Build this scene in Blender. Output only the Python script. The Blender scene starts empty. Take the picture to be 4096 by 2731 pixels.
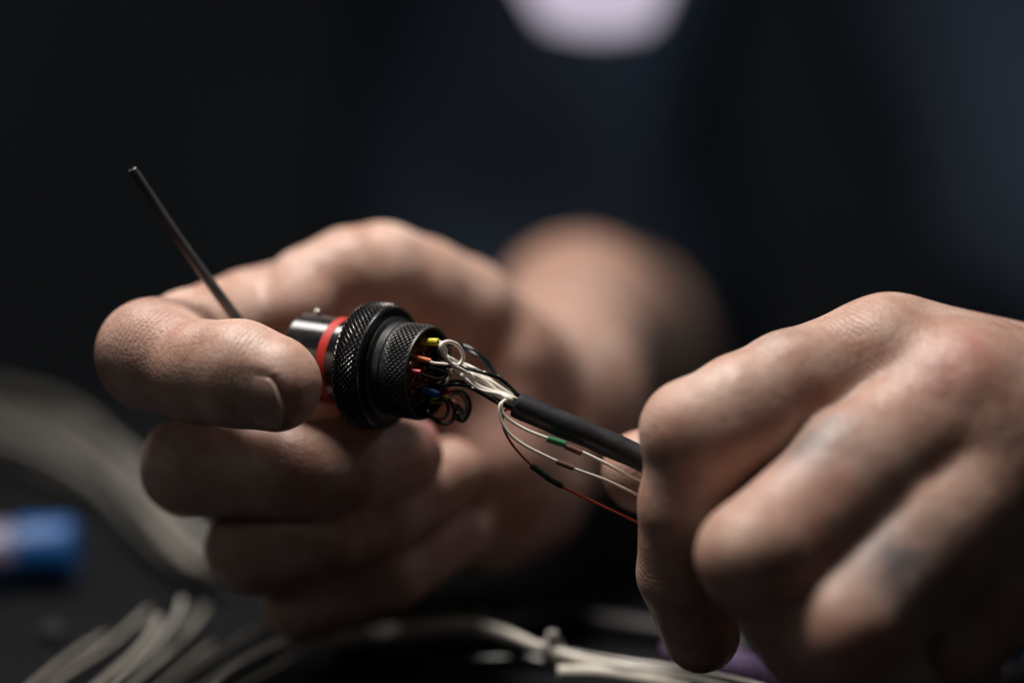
import bpy, math, random
import numpy as np
from mathutils import Vector

random.seed(7); np.random.seed(7)
scene = bpy.context.scene
col = scene.collection
MM = 0.001

# ------------------------------------------------------------------ camera
PITCH = math.radians(12.0)          # looking slightly down over the bench
DIST = 480.0                        # mm, camera to the plane of the connector
PXMM = 0.05                         # mm per photo pixel in that plane
EYE_UP = 84.0                       # mm, height of the view centre above the bench
FWD = np.array([0, math.cos(PITCH), -math.sin(PITCH)])
UPV = np.array([0, math.sin(PITCH), math.cos(PITCH)])
RGT = np.array([1.0, 0, 0])
CAM = np.array([0, 0, EYE_UP]) - DIST * FWD

cam_data = bpy.data.cameras.new('camera')
cam = bpy.data.objects.new('camera', cam_data)
col.objects.link(cam)
cam.location = CAM * MM
cam.rotation_euler = (math.radians(90) - PITCH, 0, 0)
cam_data.sensor_width = 36
cam_data.lens = 36 * DIST / (4096 * PXMM)
cam_data.clip_start = 0.01
cam_data.clip_end = 50
cam_data.dof.use_dof = True
cam_data.dof.focus_distance = (DIST + 1.3) * MM
cam_data.dof.aperture_fstop = 2.25
cam_data.dof.aperture_blades = 7
scene.camera = cam

# ------------------------------------------------------------------ light
world = bpy.data.worlds.new('World'); scene.world = world
world.use_nodes = True
bg = world.node_tree.nodes['Background']
bg.inputs[0].default_value = (0.95, 0.98, 1.03, 1)
bg.inputs[1].default_value = 0.018

def area(name, loc, target, size, power, color, size_y=None, spread=math.pi):
    ld = bpy.data.lights.new(name, 'AREA')
    ld.energy = power; ld.color = color; ld.size = size; ld.spread = spread
    if size_y:
        ld.shape = 'RECTANGLE'; ld.size_y = size_y
    o = bpy.data.objects.new(name, ld); col.objects.link(o)
    o.location = loc
    o.rotation_euler = (Vector(target) - Vector(loc)).to_track_quat('-Z', 'Y').to_euler()
    return o
area('bench_light', (-0.06, 0.055, 0.42), (0.01, 0.0, 0.09), 0.17, 1.3, (1.0, 0.94, 0.87), 0.10, math.radians(140))
area('side_light', (-0.42, -0.22, 0.22), (-0.02, 0.0, 0.08), 0.05, 0.004, (1.0, 0.95, 0.9), spread=math.radians(45))

area('figure_fill', (0.62, 0.36, 0.62), (0.08, 0.46, 0.25), 0.25, .36, (0.80, 0.92, 1.0), spread=math.radians(75))  # added cool fill on the figure behind; no such source in view
area('back_light', (-0.21, 0.22, 0.45), (-0.03, 0.0, 0.09), 0.12, 0.29, (1.0, 0.95, 0.9), 0.16, math.radians(110))
scene.view_settings.view_transform = 'Standard'
scene.view_settings.look = 'None'
scene.view_settings.exposure = 0.0
scene.view_settings.gamma = 1.0
scene.cycles.use_denoising = True
scene.cycles.max_bounces = 8

# ------------------------------------------------------------------ helpers
def P(px, py, d):
    """scene point (mm) for a photo pixel at d mm behind the plane of the connector"""
    k = PXMM * (DIST + d) / DIST
    return CAM + (DIST + d) * FWD + (px - 2048) * k * RGT + (1365.5 - py) * k * UPV

def unit(v):
    v = np.asarray(v, float)
    return v / (np.linalg.norm(v) + 1e-12)

def link_mesh(name, verts, faces, mat, parent=None, origin=None, smooth=True):
    """ONE mesh object; verts in mm world coordinates"""
    v = np.asarray(verts, float)
    if origin is None:
        origin = np.array([v[:, 0].mean(), v[:, 1].mean(), v[:, 2].min()])
    me = bpy.data.meshes.new(name)
    vv = (v - origin) * MM
    if isinstance(faces, np.ndarray):
        n, k = faces.shape
        me.vertices.add(len(vv)); me.vertices.foreach_set('co', vv.astype(np.float32).ravel())
        me.loops.add(n * k); me.loops.foreach_set('vertex_index', faces.astype(np.int32).ravel())
        me.polygons.add(n); me.polygons.foreach_set('loop_start', np.arange(0, n * k, k, dtype=np.int32))
        me.update(calc_edges=True)
    else:
        me.from_pydata([tuple(p) for p in vv], [], faces)
    me.validate()
    me.polygons.foreach_set('use_smooth', [smooth] * len(me.polygons))
    if smooth and not isinstance(faces, np.ndarray): me.set_sharp_from_angle(angle=math.radians(38))
    me.materials.append(mat)
    o = bpy.data.objects.new(name, me); col.objects.link(o)
    if parent is not None:
        o.parent = parent
        off = np.array(parent['_o']) if '_o' in parent else np.zeros(3)
        o.location = (origin - off) * MM
    else:
        o.location = origin * MM
    o['_o'] = [float(c) for c in origin]
    return o

def tag(o, label, cat, group=None):
    o['label'] = label; o['category'] = cat
    if group: o['group'] = group
    return o

def empty(name, origin, label, cat, group=None):
    o = bpy.data.objects.new(name, None); col.objects.link(o)
    o.empty_display_size = 0.01
    o.location = np.asarray(origin) * MM
    o['_o'] = [float(c) for c in origin]
    return tag(o, label, cat, group)

def catmull(pts, n=14):
    p = np.asarray(pts, float)
    p = np.vstack([2 * p[0] - p[1], p, 2 * p[-1] - p[-2]])
    out = []
    for i in range(1, len(p) - 2):
        p0, p1, p2, p3 = p[i - 1], p[i], p[i + 1], p[i + 2]
        for t in np.linspace(0, 1, n, endpoint=False):
            out.append(0.5 * ((2 * p1) + (-p0 + p2) * t + (2 * p0 - 5 * p1 + 4 * p2 - p3) * t * t + (-p0 + 3 * p1 - 3 * p2 + p3) * t ** 3))
    out.append(p[-2])
    return np.array(out)

def frames(path):
    t = np.gradient(path, axis=0)
    t /= np.linalg.norm(t, axis=1)[:, None] + 1e-12
    n = np.cross(t[0], [0.3, 0.2, 0.93]); n = unit(n)
    N = [n]
    for i in range(1, len(path)):
        n = N[-1] - t[i] * np.dot(N[-1], t[i]); N.append(unit(n))
    N = np.array(N)
    return t, N, np.cross(t, N)

def tube(path, r, sides=10, hollow=None):
    """swept tube with rounded closed ends; hollow = inner radius for an open mouth at both ends"""
    path = np.asarray(path, float)
    r = np.broadcast_to(np.asarray(r, float), (len(path),)).copy()
    t, N, B = frames(path)
    a = np.linspace(0, 2 * math.pi, sides, endpoint=False)
    ca, sa = np.cos(a), np.sin(a)
    rings = []
    def ring(i, rr, off=0.0):
        rings.append(path[i] + t[i] * off + rr * (ca[:, None] * N[i] + sa[:, None] * B[i]))
    L = len(path) - 1
    if hollow:
        e = 0.12 * r[0]
        depth = min(1.6, 0.4 * np.linalg.norm(path[-1] - path[0]))
        ring(0, hollow * .2, depth); ring(0, hollow, depth); ring(0, hollow); ring(0, r[0] - e, -0.0); ring(0, r[0], e)
        for i in range(1, L): ring(i, r[i])
        ring(L, r[L], -e); ring(L, r[L] - e); ring(L, hollow); ring(L, hollow, -depth); ring(L, hollow * .2, -depth)
    else:
        ring(0, r[0] * .2, -r[0] * .02); ring(0, r[0] * .85, 0); ring(0, r[0], r[0] * .15)
        for i in range(1, L): ring(i, r[i])
        ring(L, r[L], -r[L] * .15); ring(L, r[L] * .85, 0); ring(L, r[L] * .2, r[L] * .02)
    m = len(rings)
    v = np.concatenate(rings)
    f = []
    for i in range(m - 1):
        for j in range(sides):
            k = (j + 1) % sides
            f.append((i * sides + j, i * sides + k, (i + 1) * sides + k, (i + 1) * sides + j))
    f.append(tuple(range(sides - 1, -1, -1))); f.append(tuple((m - 1) * sides + j for j in range(sides)))
    return v, f

def lathe(profile, O, A, sides=96, closed=False, ref=(0.1, 0.2, 0.97)):
    """profile [(t, r)] about axis A through O"""
    A = unit(A); n = unit(np.cross(A, ref)); b = np.cross(A, n)
    a = np.linspace(0, 2 * math.pi, sides, endpoint=False)
    v = np.concatenate([O + A * t + r * (np.cos(a)[:, None] * n + np.sin(a)[:, None] * b) for t, r in profile])
    m = len(profile); f = []
    for i in range(m if closed else m - 1):
        i2 = (i + 1) % m
        for j in range(sides):
            k = (j + 1) % sides
            f.append((i * sides + j, i * sides + k, i2 * sides + k, i2 * sides + j))
    return v, f

# ------------------------------------------------------------------ materials
def newmat(name):
    m = bpy.data.materials.new(name); m.use_nodes = True
    nt = m.node_tree
    return m, nt, nt.nodes['Principled BSDF']

def noise(nt, scale, detail=4, rough=.55, dist=0.0, coord='Object'):
    tc = nt.nodes.new('ShaderNodeTexCoord')
    n = nt.nodes.new('ShaderNodeTexNoise')
    n.inputs['Scale'].default_value = scale; n.inputs['Detail'].default_value = detail
    n.inputs['Roughness'].default_value = rough; n.inputs['Distortion'].default_value = dist
    nt.links.new(tc.outputs[coord], n.inputs['Vector'])
    return n

def ramp(nt, src, stops):
    r = nt.nodes.new('ShaderNodeValToRGB')
    e = r.color_ramp.elements
    while len(e) < len(stops): e.new(0.5)
    for el, (p, c) in zip(e, stops):
        el.position = p; el.color = (*c, 1) if len(c) == 3 else c
    nt.links.new(src, r.inputs[0])
    return r

def plain(name, c, rough=.5, spec=.5, metallic=0.0, var=.25, scale=300, bump=0.0, bscale=900, bdist=.0001, coat=0.0, emit=None, sss=0.0):
    m, nt, b = newmat(name)
    n = noise(nt, scale)
    lo = tuple(x * (1 - var) for x in c); hi = tuple(min(1, x * (1 + var)) for x in c)
    r = ramp(nt, n.outputs['Fac'], [(.3, lo), (.7, hi)])
    nt.links.new(r.outputs[0], b.inputs['Base Color'])
    rr = nt.nodes.new('ShaderNodeMapRange')
    rr.inputs['To Min'].default_value = max(0, rough - .08); rr.inputs['To Max'].default_value = min(1, rough + .1)
    nt.links.new(n.outputs['Fac'], rr.inputs['Value'])
    nt.links.new(rr.outputs[0], b.inputs['Roughness'])
    b.inputs['Specular IOR Level'].default_value = spec
    b.inputs['Metallic'].default_value = metallic
    b.inputs['Coat Weight'].default_value = coat
    if sss:
        b.inputs['Subsurface Weight'].default_value = sss
        b.inputs['Subsurface Radius'].default_value = (1, 1, 1)
        b.inputs['Subsurface Scale'].default_value = .0003
    if bump:
        bn = noise(nt, bscale)
        bp = nt.nodes.new('ShaderNodeBump'); bp.inputs['Strength'].default_value = bump; bp.inputs['Distance'].default_value = bdist
        nt.links.new(bn.outputs['Fac'], bp.inputs['Height']); nt.links.new(bp.outputs[0], b.inputs['Normal'])
    if emit:
        b.inputs['Emission Color'].default_value = (*emit[0], 1); b.inputs['Emission Strength'].default_value = emit[1]
    return m

def skin_material():
    m, nt, b = newmat('skin')
    L = nt.links
    at = nt.nodes.new('ShaderNodeAttribute'); at.attribute_name = 'tone'
    sep = nt.nodes.new('ShaderNodeSeparateColor'); L.new(at.outputs['Color'], sep.inputs[0])
    wr = nt.nodes.new('ShaderNodeAttribute'); wr.attribute_name = 'wrinkle'
    sw = nt.nodes.new('ShaderNodeSeparateColor'); L.new(wr.outputs['Color'], sw.inputs[0])
    # mottled base colour
    n1 = noise(nt, 85, 6, .65)
    base = ramp(nt, n1.outputs['Fac'], [(.30, (.34, .18, .13)), (.5, (.455, .295, .235)), (.70, (.55, .405, .345))])
    def mix(fac, a, c, mode='MIX'):
        x = nt.nodes.new('ShaderNodeMix'); x.data_type = 'RGBA'; x.blend_type = mode
        if isinstance(fac, float): x.inputs[0].default_value = fac
        else: L.new(fac, x.inputs[0])
        L.new(a, x.inputs[6])
        if isinstance(c, tuple): x.inputs[7].default_value = (*c, 1)
        else: L.new(c, x.inputs[7])
        return x.outputs[2]
    n2 = noise(nt, 420, 4, .6)
    f2 = ramp(nt, n2.outputs['Fac'], [(.35, (0, 0, 0)), (.7, (1, 1, 1))])
    def mul(a, c):
        x = nt.nodes.new('ShaderNodeMath'); x.operation = 'MULTIPLY'
        L.new(a, x.inputs[0])
        if isinstance(c, float): x.inputs[1].default_value = c
        else: L.new(c, x.inputs[1])
        return x.outputs[0]
    c0 = mix(mul(f2.outputs[0], .18), base.outputs[0], (.44, .20, .15))
    n3 = noise(nt, 240, 4, .6)
    f3 = ramp(nt, n3.outputs['Fac'], [(.25, (.3, .3, .3)), (.7, (1, 1, 1))])
    c1 = mix(mul(mul(sep.outputs[0], f3.outputs[0]), .75), c0, (.40, .135, .115))
    f4 = ramp(nt, n3.outputs['Fac'], [(.34, (.2, .2, .2)), (.48, (1, 1, 1))])
    c2 = mix(mul(mul(sep.outputs[1], f4.outputs[0]), .85), c1, (.085, .10, .115))
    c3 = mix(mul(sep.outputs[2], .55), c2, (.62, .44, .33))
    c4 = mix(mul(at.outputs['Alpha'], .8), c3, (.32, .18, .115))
    L.new(c4, b.inputs['Base Color'])
    b.inputs['Subsurface Weight'].default_value = .55
    b.inputs['Subsurface Radius'].default_value = (1.0, .38, .22)
    b.inputs['Subsurface Scale'].default_value = .0032
    b.inputs['Specular IOR Level'].default_value = .42
    rr = nt.nodes.new('ShaderNodeMapRange'); rr.inputs['To Min'].default_value = .34; rr.inputs['To Max'].default_value = .56
    L.new(n2.outputs['Fac'], rr.inputs['Value']); L.new(rr.outputs[0], b.inputs['Roughness'])
    # fine relief: cell-like skin lines, pores and joint wrinkles
    tc = nt.nodes.new('ShaderNodeTexCoord')
    vo = nt.nodes.new('ShaderNodeTexVoronoi'); vo.feature = 'DISTANCE_TO_EDGE'; vo.inputs['Scale'].default_value = 900
    nd = noise(nt, 300, 3); 
    mv = nt.nodes.new('ShaderNodeMix'); mv.data_type = 'VECTOR'; mv.inputs[0].default_value = .0015
    L.new(tc.outputs['Object'], mv.inputs[4]); L.new(nd.outputs['Color'], mv.inputs[5]); L.new(mv.outputs[1], vo.inputs['Vector'])
    vr = nt.nodes.new('ShaderNodeMapRange'); vr.inputs['From Max'].default_value = .22
    L.new(vo.outputs['Distance'], vr.inputs['Value'])
    b1 = nt.nodes.new('ShaderNodeBump'); b1.inputs['Strength'].default_value = .28; b1.inputs['Distance'].default_value = .00014
    L.new(vr.outputs[0], b1.inputs['Height'])
    v2 = nt.nodes.new('ShaderNodeTexVoronoi'); v2.feature = 'DISTANCE_TO_EDGE'; v2.inputs['Scale'].default_value = 330
    L.new(mv.outputs[1], v2.inputs['Vector'])
    v2r = nt.nodes.new('ShaderNodeMapRange'); v2r.inputs['From Max'].default_value = .12
    L.new(v2.outputs['Distance'], v2r.inputs['Value'])
    b1b = nt.nodes.new('ShaderNodeBump'); b1b.inputs['Strength'].default_value = .075; b1b.inputs['Distance'].default_value = .0003
    L.new(v2r.outputs[0], b1b.inputs['Height']); L.new(b1.outputs[0], b1b.inputs['Normal'])
    nb = noise(nt, 190, 5, .6)
    b2 = nt.nodes.new('ShaderNodeBump'); b2.inputs['Strength'].default_value = .5; b2.inputs['Distance'].default_value = .0008
    L.new(nb.outputs['Fac'], b2.inputs['Height']); L.new(b1b.outputs[0], b2.inputs['Normal'])
    # wrinkles: sine of the along-finger coordinate, bent by noise
    ns = noise(nt, 160, 3)
    ma = nt.nodes.new('ShaderNodeMath'); ma.operation = 'MULTIPLY_ADD'; ma.inputs[1].default_value = 60.0
    L.new(sw.outputs[1], ma.inputs[0])
    mn = nt.nodes.new('ShaderNodeMath'); mn.operation = 'MULTIPLY'; mn.inputs[1].default_value = 16.0
    L.new(ns.outputs['Fac'], mn.inputs[0]); L.new(mn.outputs[0], ma.inputs[2])
    si = nt.nodes.new('ShaderNodeMath'); si.operation = 'SINE'; L.new(ma.outputs[0], si.inputs[0])
    pw = nt.nodes.new('ShaderNodeMapRange'); pw.inputs['From Min'].default_value = -1; pw.inputs['From Max'].default_value = -.1
    L.new(si.outputs[0], pw.inputs['Value'])
    hh = nt.nodes.new('ShaderNodeMath'); hh.operation = 'MULTIPLY'
    L.new(pw.outputs[0], hh.inputs[0]); L.new(sw.outputs[0], hh.inputs[1])
    b3 = nt.nodes.new('ShaderNodeBump'); b3.inputs['Strength'].default_value = .8; b3.inputs['Distance'].default_value = .0003
    L.new(hh.outputs[0], b3.inputs['Height']); L.new(b2.outputs[0], b3.inputs['Normal'])
    L.new(b3.outputs[0], b.inputs['Normal'])
    return m

SKIN = skin_material()
NAIL = plain('nail', (.39, .24, .195), .32, .5, var=.12, scale=250, bump=.25, bscale=700, sss=.3)
NAIL_RED = plain('nail_flushed', (.42, .19, .17), .32, .5, var=.12, scale=250, sss=.3)
NAIL_EDGE = plain('nail_free_edge', (.36, .27, .21), .45, .4, var=.15, scale=500)
ANOD = plain('black_anodised', (.011, .011, .012), .24, .55, var=.3, scale=700, bump=.12, bscale=2500, bdist=.00005)
ANOD_GLOSS = plain('black_gloss_shell', (.010, .010, .011), .17, .85, var=.3, scale=500, bump=.08, bscale=1500, bdist=.00005)
ANOD_MATT = plain('black_worn_shell', (.014, .0145, .015), .42, .5, var=.5, scale=900, bump=.25, bscale=1400, bdist=.00008)
REDBAND = plain('red_band', (.40, .018, .010), .5, .35, var=.15, scale=600)
STEEL = plain('steel', (.55, .53, .50), .28, .5, metallic=1.0, var=.1)
BRASS = plain('copper_contact', (.55, .22, .08), .35, .5, metallic=1.0, var=.3, scale=900)
GROMMET = plain('brown_insert', (.10, .035, .015), .5, .4, var=.4, scale=900)
W_WHITE = plain('white_insulation', (.78, .73, .65), .38, .5, var=.06, scale=400, sss=.2)
W_CREAM = plain('cream_insulation', (.66, .62, .53), .4, .5, var=.08, scale=300, sss=.2)
W_BLACK = plain('black_insulation', (.010, .010, .011), .22, .55, var=.2)
W_RED = plain('red_insulation', (.40, .045, .022), .38, .5, var=.15)
W_BROWN = plain('brown_insulation', (.20, .085, .05), .4, .5, var=.2)
W_DIM = plain('dull_insulation', (.24, .22, .19), .45, .4, var=.2, scale=90)
W_GREY = plain('grey_insulation', (.40, .38, .35), .4, .5, var=.1)
S_YEL = plain('yellow_sleeve', (.62, .56, .03), .45, .45, var=.1, scale=600)
S_ORG = plain('orange_sleeve', (.66, .17, .05), .45, .45, var=.12, scale=600)
S_RED = plain('red_sleeve', (.48, .02, .035), .45, .45, var=.12, scale=600)
S_BLUE = plain('blue_sleeve', (.01, .11, .42), .45, .45, var=.12, scale=600)
S_GRN = plain('green_sleeve', (.035, .17, .075), .42, .45, var=.15, scale=600)
S_DGRN = plain('dark_green_sleeve', (.018, .045, .028), .45, .45, var=.2, scale=600)
S_BRN = plain('brown_sleeve', (.15, .075, .055), .45, .45, var=.2, scale=600)
S_BLK = plain('black_sleeve', (.014, .012, .012), .5, .45, var=.2, scale=600)
SHRINK = plain('black_heat_shrink', (.018, .018, .021), .46, .5, var=.35, scale=260, bump=.35, bscale=650, bdist=.0003)
ROD = plain('dark_steel_rod', (.11, .105, .105), .42, .5, metallic=.85, var=.2, scale=200)
TABLE = plain('dark_bench', (.009, .0095, .011), .85, .06, var=.35, scale=12, bump=.2, bscale=260, bdist=.0003)
WALL = plain('dark_wall', (.36, .38, .41), .8, .2, var=.3, scale=1.5)
NAVY = plain('navy_cloth', (.024, .036, .058), .85, .2, var=.3, scale=8, bump=.3, bscale=120, bdist=.002)
BROWN = plain('brown_board', (.17, .14, .125), .8, .2, var=.2, scale=5)
BLUE_P = plain('blue_plastic', (.006, .09, .30), .4, .5, var=.1, scale=50)
LILAC = plain('lilac_plastic', (.17, .16, .27), .4, .5, var=.1, scale=50)
PURPLE = plain('purple_braid', (.24, .165, .33), .5, .4, var=.2, scale=400)
GREEN_C = plain('dull_green_insulation', (.14, .20, .13), .45, .4, var=.15)
LAMP_SHELL = plain('lamp_housing', (.05, .05, .06), .5, .4)
LAMP_GLOW = plain('lamp_diffuser', (.3, .28, .34), .5, .3, emit=((.58, .52, .68), .62))

# ------------------------------------------------------------------ implicit surface for the hands
def smin(a, b, k):
    h = np.clip(.5 + .5 * (b - a) / k, 0, 1)
    return b * (1 - h) + a * h - k * h * (1 - h)

class Field:
    def __init__(self, lo, hi, h):
        self.lo = np.asarray(lo, float); self.h = h
        self.n = np.ceil((np.asarray(hi) - self.lo) / h).astype(int) + 1
    def blank(self):
        return np.full(self.n, 60.0, np.float32)
    def box(self, pts, rad):
        a = np.floor((np.min(pts, 0) - rad - self.lo) / self.h).astype(int)
        b = np.ceil((np.max(pts, 0) + rad - self.lo) / self.h).astype(int) + 1
        a = np.clip(a, 0, self.n); b = np.clip(b, 0, self.n)
        sl = tuple(slice(i, j) for i, j in zip(a, b))
        g = [self.lo[i] + self.h * np.arange(a[i], b[i], dtype=np.float32) for i in range(3)]
        return sl, g
    def cone(self, vol, A, B, ra, rb, k):
        """smooth-union a tapered capsule into vol"""
        A = np.asarray(A, float); B = np.asarray(B, float)
        sl, (x, y, z) = self.box([A, B], max(ra, rb) + k + 3 * self.h)
        if 0 in vol[sl].shape: return
        ab = B - A; L2 = max(ab @ ab, 1e-9)
        X = (x - A[0])[:, None, None]; Y = (y - A[1])[None, :, None]; Z = (z - A[2])[None, None, :]
        t = np.clip((X * ab[0] + Y * ab[1] + Z * ab[2]) / L2, 0, 1)
        d = np.sqrt((X - t * ab[0]) ** 2 + (Y - t * ab[1]) ** 2 + (Z - t * ab[2]) ** 2) - (ra + (rb - ra) * t)
        vol[sl] = smin(vol[sl], d.astype(np.float32), k)
    def chain(self, vol, pts, k):
        for (a, ra), (b, rb) in zip(pts[:-1], pts[1:]):
            self.cone(vol, a, b, ra, rb, k)
    def mesh(self, vol):
        """naive surface nets"""
        n = np.array(vol.shape) - 1
        s = vol < 0
        cnt = np.zeros(n, np.int8)
        for i in (0, 1):
            for j in (0, 1):
                for k in (0, 1):
                    cnt += s[i:n[0] + i, j:n[1] + j, k:n[2] + k]
        act = (cnt > 0) & (cnt < 8)
        ci = np.argwhere(act)
        idx = -np.ones(n, np.int64); idx[act] = np.arange(len(ci))
        acc = np.zeros((len(ci), 3)); w = np.zeros(len(ci))
        cor = [(i, j, k) for i in (0, 1) for j in (0, 1) for k in (0, 1)]
        for a in cor:
            for ax in range(3):
                if a[ax] == 1: continue
                b = list(a); b[ax] = 1
                va = vol[ci[:, 0] + a[0], ci[:, 1] + a[1], ci[:, 2] + a[2]]
                vb = vol[ci[:, 0] + b[0], ci[:, 1] + b[1], ci[:, 2] + b[2]]
                m = (va < 0) != (vb < 0)
                t = np.where(m, va / np.where(m, va - vb, 1), 0)
                p = np.tile(np.array(a, float), (len(ci), 1)); p[:, ax] = t
                acc[m] += p[m]; w[m] += 1
        verts = self.lo + self.h * (ci + acc / w[:, None])
        quads = []
        for ax in range(3):
            o = [i for i in range(3) if i != ax]
            sl0 = [slice(1, -1)] * 3; sl0[ax] = slice(0, -1)
            sl1 = [slice(1, -1)] * 3; sl1[ax] = slice(1, None)
            s0, s1 = s[tuple(sl0)], s[tuple(sl1)]
            e = np.argwhere(s0 != s1)
            st = s0[s0 != s1]
            base = e.copy(); base[:, o[0]] += 1; base[:, o[1]] += 1
            def c(du, dv):
                q = base.copy(); q[:, o[0]] -= du; q[:, o[1]] -= dv
                return idx[q[:, 0], q[:, 1], q[:, 2]]
            q = np.stack([c(1, 1), c(0, 1), c(0, 0), c(1, 0)], 1)
            flip = (~st) if ax != 1 else st
            q[flip] = q[flip][:, ::-1]
            quads.append(q)
        return verts, np.concatenate(quads)

def pts(lst):
    return [(P(a, b, c), r) for a, b, c, r in lst]

def boxy(f, n, w, dr):
    """two side-by-side chains that flatten the first n joints of a finger"""
    out = []
    for sgn in (-1, 1):
        c = []
        for i in range(n):
            a, b = f[max(i - 1, 0)][0], f[min(i + 1, len(f) - 1)][0]
            side = unit(np.cross(b - a, FWD))
            c.append((f[i][0] + side * sgn * w, f[i][1] - dr))
        out.append(c)
    return out

def build_hand(name, label, palm, fingers, h, blobs=(), carve=(), pieces=(), reds=(), tats=(), pale=(), tan=(), wrinkles=(), kp=9.0):
    allp = [q for c in palm for q in c] + [q for f in fingers for q in f] + list(blobs)
    A = np.array([p for p, r in allp]); R = np.array([r for p, r in allp])
    F = Field((A - R[:, None]).min(0) - 4, (A + R[:, None]).max(0) + 4, h)
    pv = F.blank()
    for c in palm: F.chain(pv, c, kp)
    total = pv.copy()
    for f in fingers:
        fv = F.blank(); F.chain(fv, [(p, r + .3) for p, r in f], 1.2)
        pr = [b for b in blobs if min(np.linalg.norm(b[0] - q) for q, r in f) < 14]
        for p, r in pr: F.cone(fv, p, p + 1e-3, r, r, 4.0)
        fv = smin(pv, fv, 4.5)
        total = smin(total, fv, .9)
    for p, r in blobs: F.cone(total, p, p + 1e-3, r, r, 4.5)
    for fn in carve:
        fn(F, total)
    v, q = F.mesh(total)
    o = link_mesh(name, v, q, SKIN)
    o['label'] = label; o['category'] = 'hand'
    me = o.data
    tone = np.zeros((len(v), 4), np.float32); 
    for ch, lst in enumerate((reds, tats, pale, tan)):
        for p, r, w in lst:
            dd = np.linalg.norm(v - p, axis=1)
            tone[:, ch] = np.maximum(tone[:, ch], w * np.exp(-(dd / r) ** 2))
    wk = np.zeros((len(v), 4), np.float32); wk[:, 3] = 1
    for p, t, ss, sr, w in wrinkles:
        t = unit(t); rel = v - p; s = rel @ t
        rad = np.linalg.norm(rel - s[:, None] * t, axis=1)
        m = w * np.exp(-(s / ss) ** 2) * np.exp(-(rad / sr) ** 4)
        up = m > wk[:, 0]
        wk[up, 0] = m[up]; wk[up, 1] = s[up] * .1
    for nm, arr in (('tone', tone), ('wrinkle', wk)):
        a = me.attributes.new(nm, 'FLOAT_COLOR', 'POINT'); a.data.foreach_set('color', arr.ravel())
    return o

def nail_frame(tip, prev, face):
    """finger direction, dorsal direction (towards `face`), side"""
    t = unit(tip - prev); n = np.asarray(face, float); n = unit(n - t * (n @ t))
    return t, n, np.cross(t, n)

def nail(parent, c, t, n, b, length, width, curve, mat, edge=True, thick=.55):
    """curved plate; c = centre of the free edge on the surface"""
    nu, nv = 13, 12
    def surf(u, s, off):                       # u -1..1 across, s 0 free edge .. 1 root
        wd = width * .5 * (1 - .10 * s) * (math.sqrt(max(0, 1 - max(0, (s - .62) / .40) ** 2)) if s > .62 else 1)
        wd *= 1 - .26 * max(0, 1 - s * 5) ** 2
        x = u * wd
        a = x / curve
        bulge = -curve * (1 - math.cos(a))
        end = 1.7 * (1 - u * u) * (1 - s)
        return c + b * (curve * math.sin(a)) + n * (bulge + off - 1.9 * max(0, s - .3) ** 2 + .12) + t * (-s * length + end)
    def plate(s0, s1, m, nm, lift=0.0):
        v = []; 
        for lay in (0, 1):
            for i in range(nv):
                s = s0 + (s1 - s0) * i / (nv - 1)
                for j in range(nu):
                    v.append(surf(-1 + 2 * j / (nu - 1), s, lift - (thick if lay else 0)))
        f = []; K = nv * nu
        for i in range(nv - 1):
            for j in range(nu - 1):
                a = i * nu + j
                f.append((a, a + 1, a + nu + 1, a + nu)); f.append((K + a, K + a + nu, K + a + nu + 1, K + a + 1))
        per = [j for j in range(nu)] + [i * nu + nu - 1 for i in range(1, nv)] + [(nv - 1) * nu + j for j in range(nu - 2, -1, -1)] + [i * nu for i in range(nv - 2, 0, -1)]
        for x, y in zip(per, per[1:] + per[:1]):
            f.append((x, x + K, y + K, y))
        return v, f, m, nm
    v, f, m, nm = plate(0.045, 1.0, mat, 'nail')
    o = link_mesh('nail', v, f, mat, parent)
    if edge:
        v, f, m, nm = plate(0.0, .045, NAIL_EDGE, 'nail_edge')
        link_mesh('free_edge', v, f, NAIL_EDGE, o)
    return o

# ------------------------------------------------------------------ connector frame
AX = unit(.876 * RGT - .112 * UPV - .469 * FWD)       # pin end -> wire end
RIM = P(1717, 1493, 6)
def on_axis(t): return RIM + AX * t
def AP(px, py, t):
    """point under a photo pixel on the cross-section t mm behind (+) the connector's rear rim"""
    a, b = P(px, py, -60), P(px, py, 90)
    s = ((RIM + AX * t - a) @ AX) / ((b - a) @ AX)
    return a + (b - a) * s

exec_order = []
# ------------------------------------------------------------------ setting
def box(name, c, s, mat, parent=None, bev=0.0):
    c = np.asarray(c, float); s = np.asarray(s, float) / 2
    v = [c + s * np.array([i, j, k]) for i in (-1, 1) for j in (-1, 1) for k in (-1, 1)]
    f = [(0, 1, 3, 2), (4, 6, 7, 5), (0, 4, 5, 1), (2, 3, 7, 6), (0, 2, 6, 4), (1, 5, 7, 3)]
    o = link_mesh(name, v, f, mat, parent, smooth=False)
    if bev:
        md = o.modifiers.new('bevel', 'BEVEL'); md.width = bev * MM; md.segments = 2
    return o

t_ = box('table', (0, -50, -15), (1800, 720, 30), TABLE, bev=4); t_['kind'] = 'structure'
w_ = box('wall', (0, 1900, 500), (5000, 60, 2600), WALL); w_['kind'] = 'structure'
fl = box('floor', (0, 500, -740), (5000, 3600, 40), WALL); fl['kind'] = 'structure'

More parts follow.
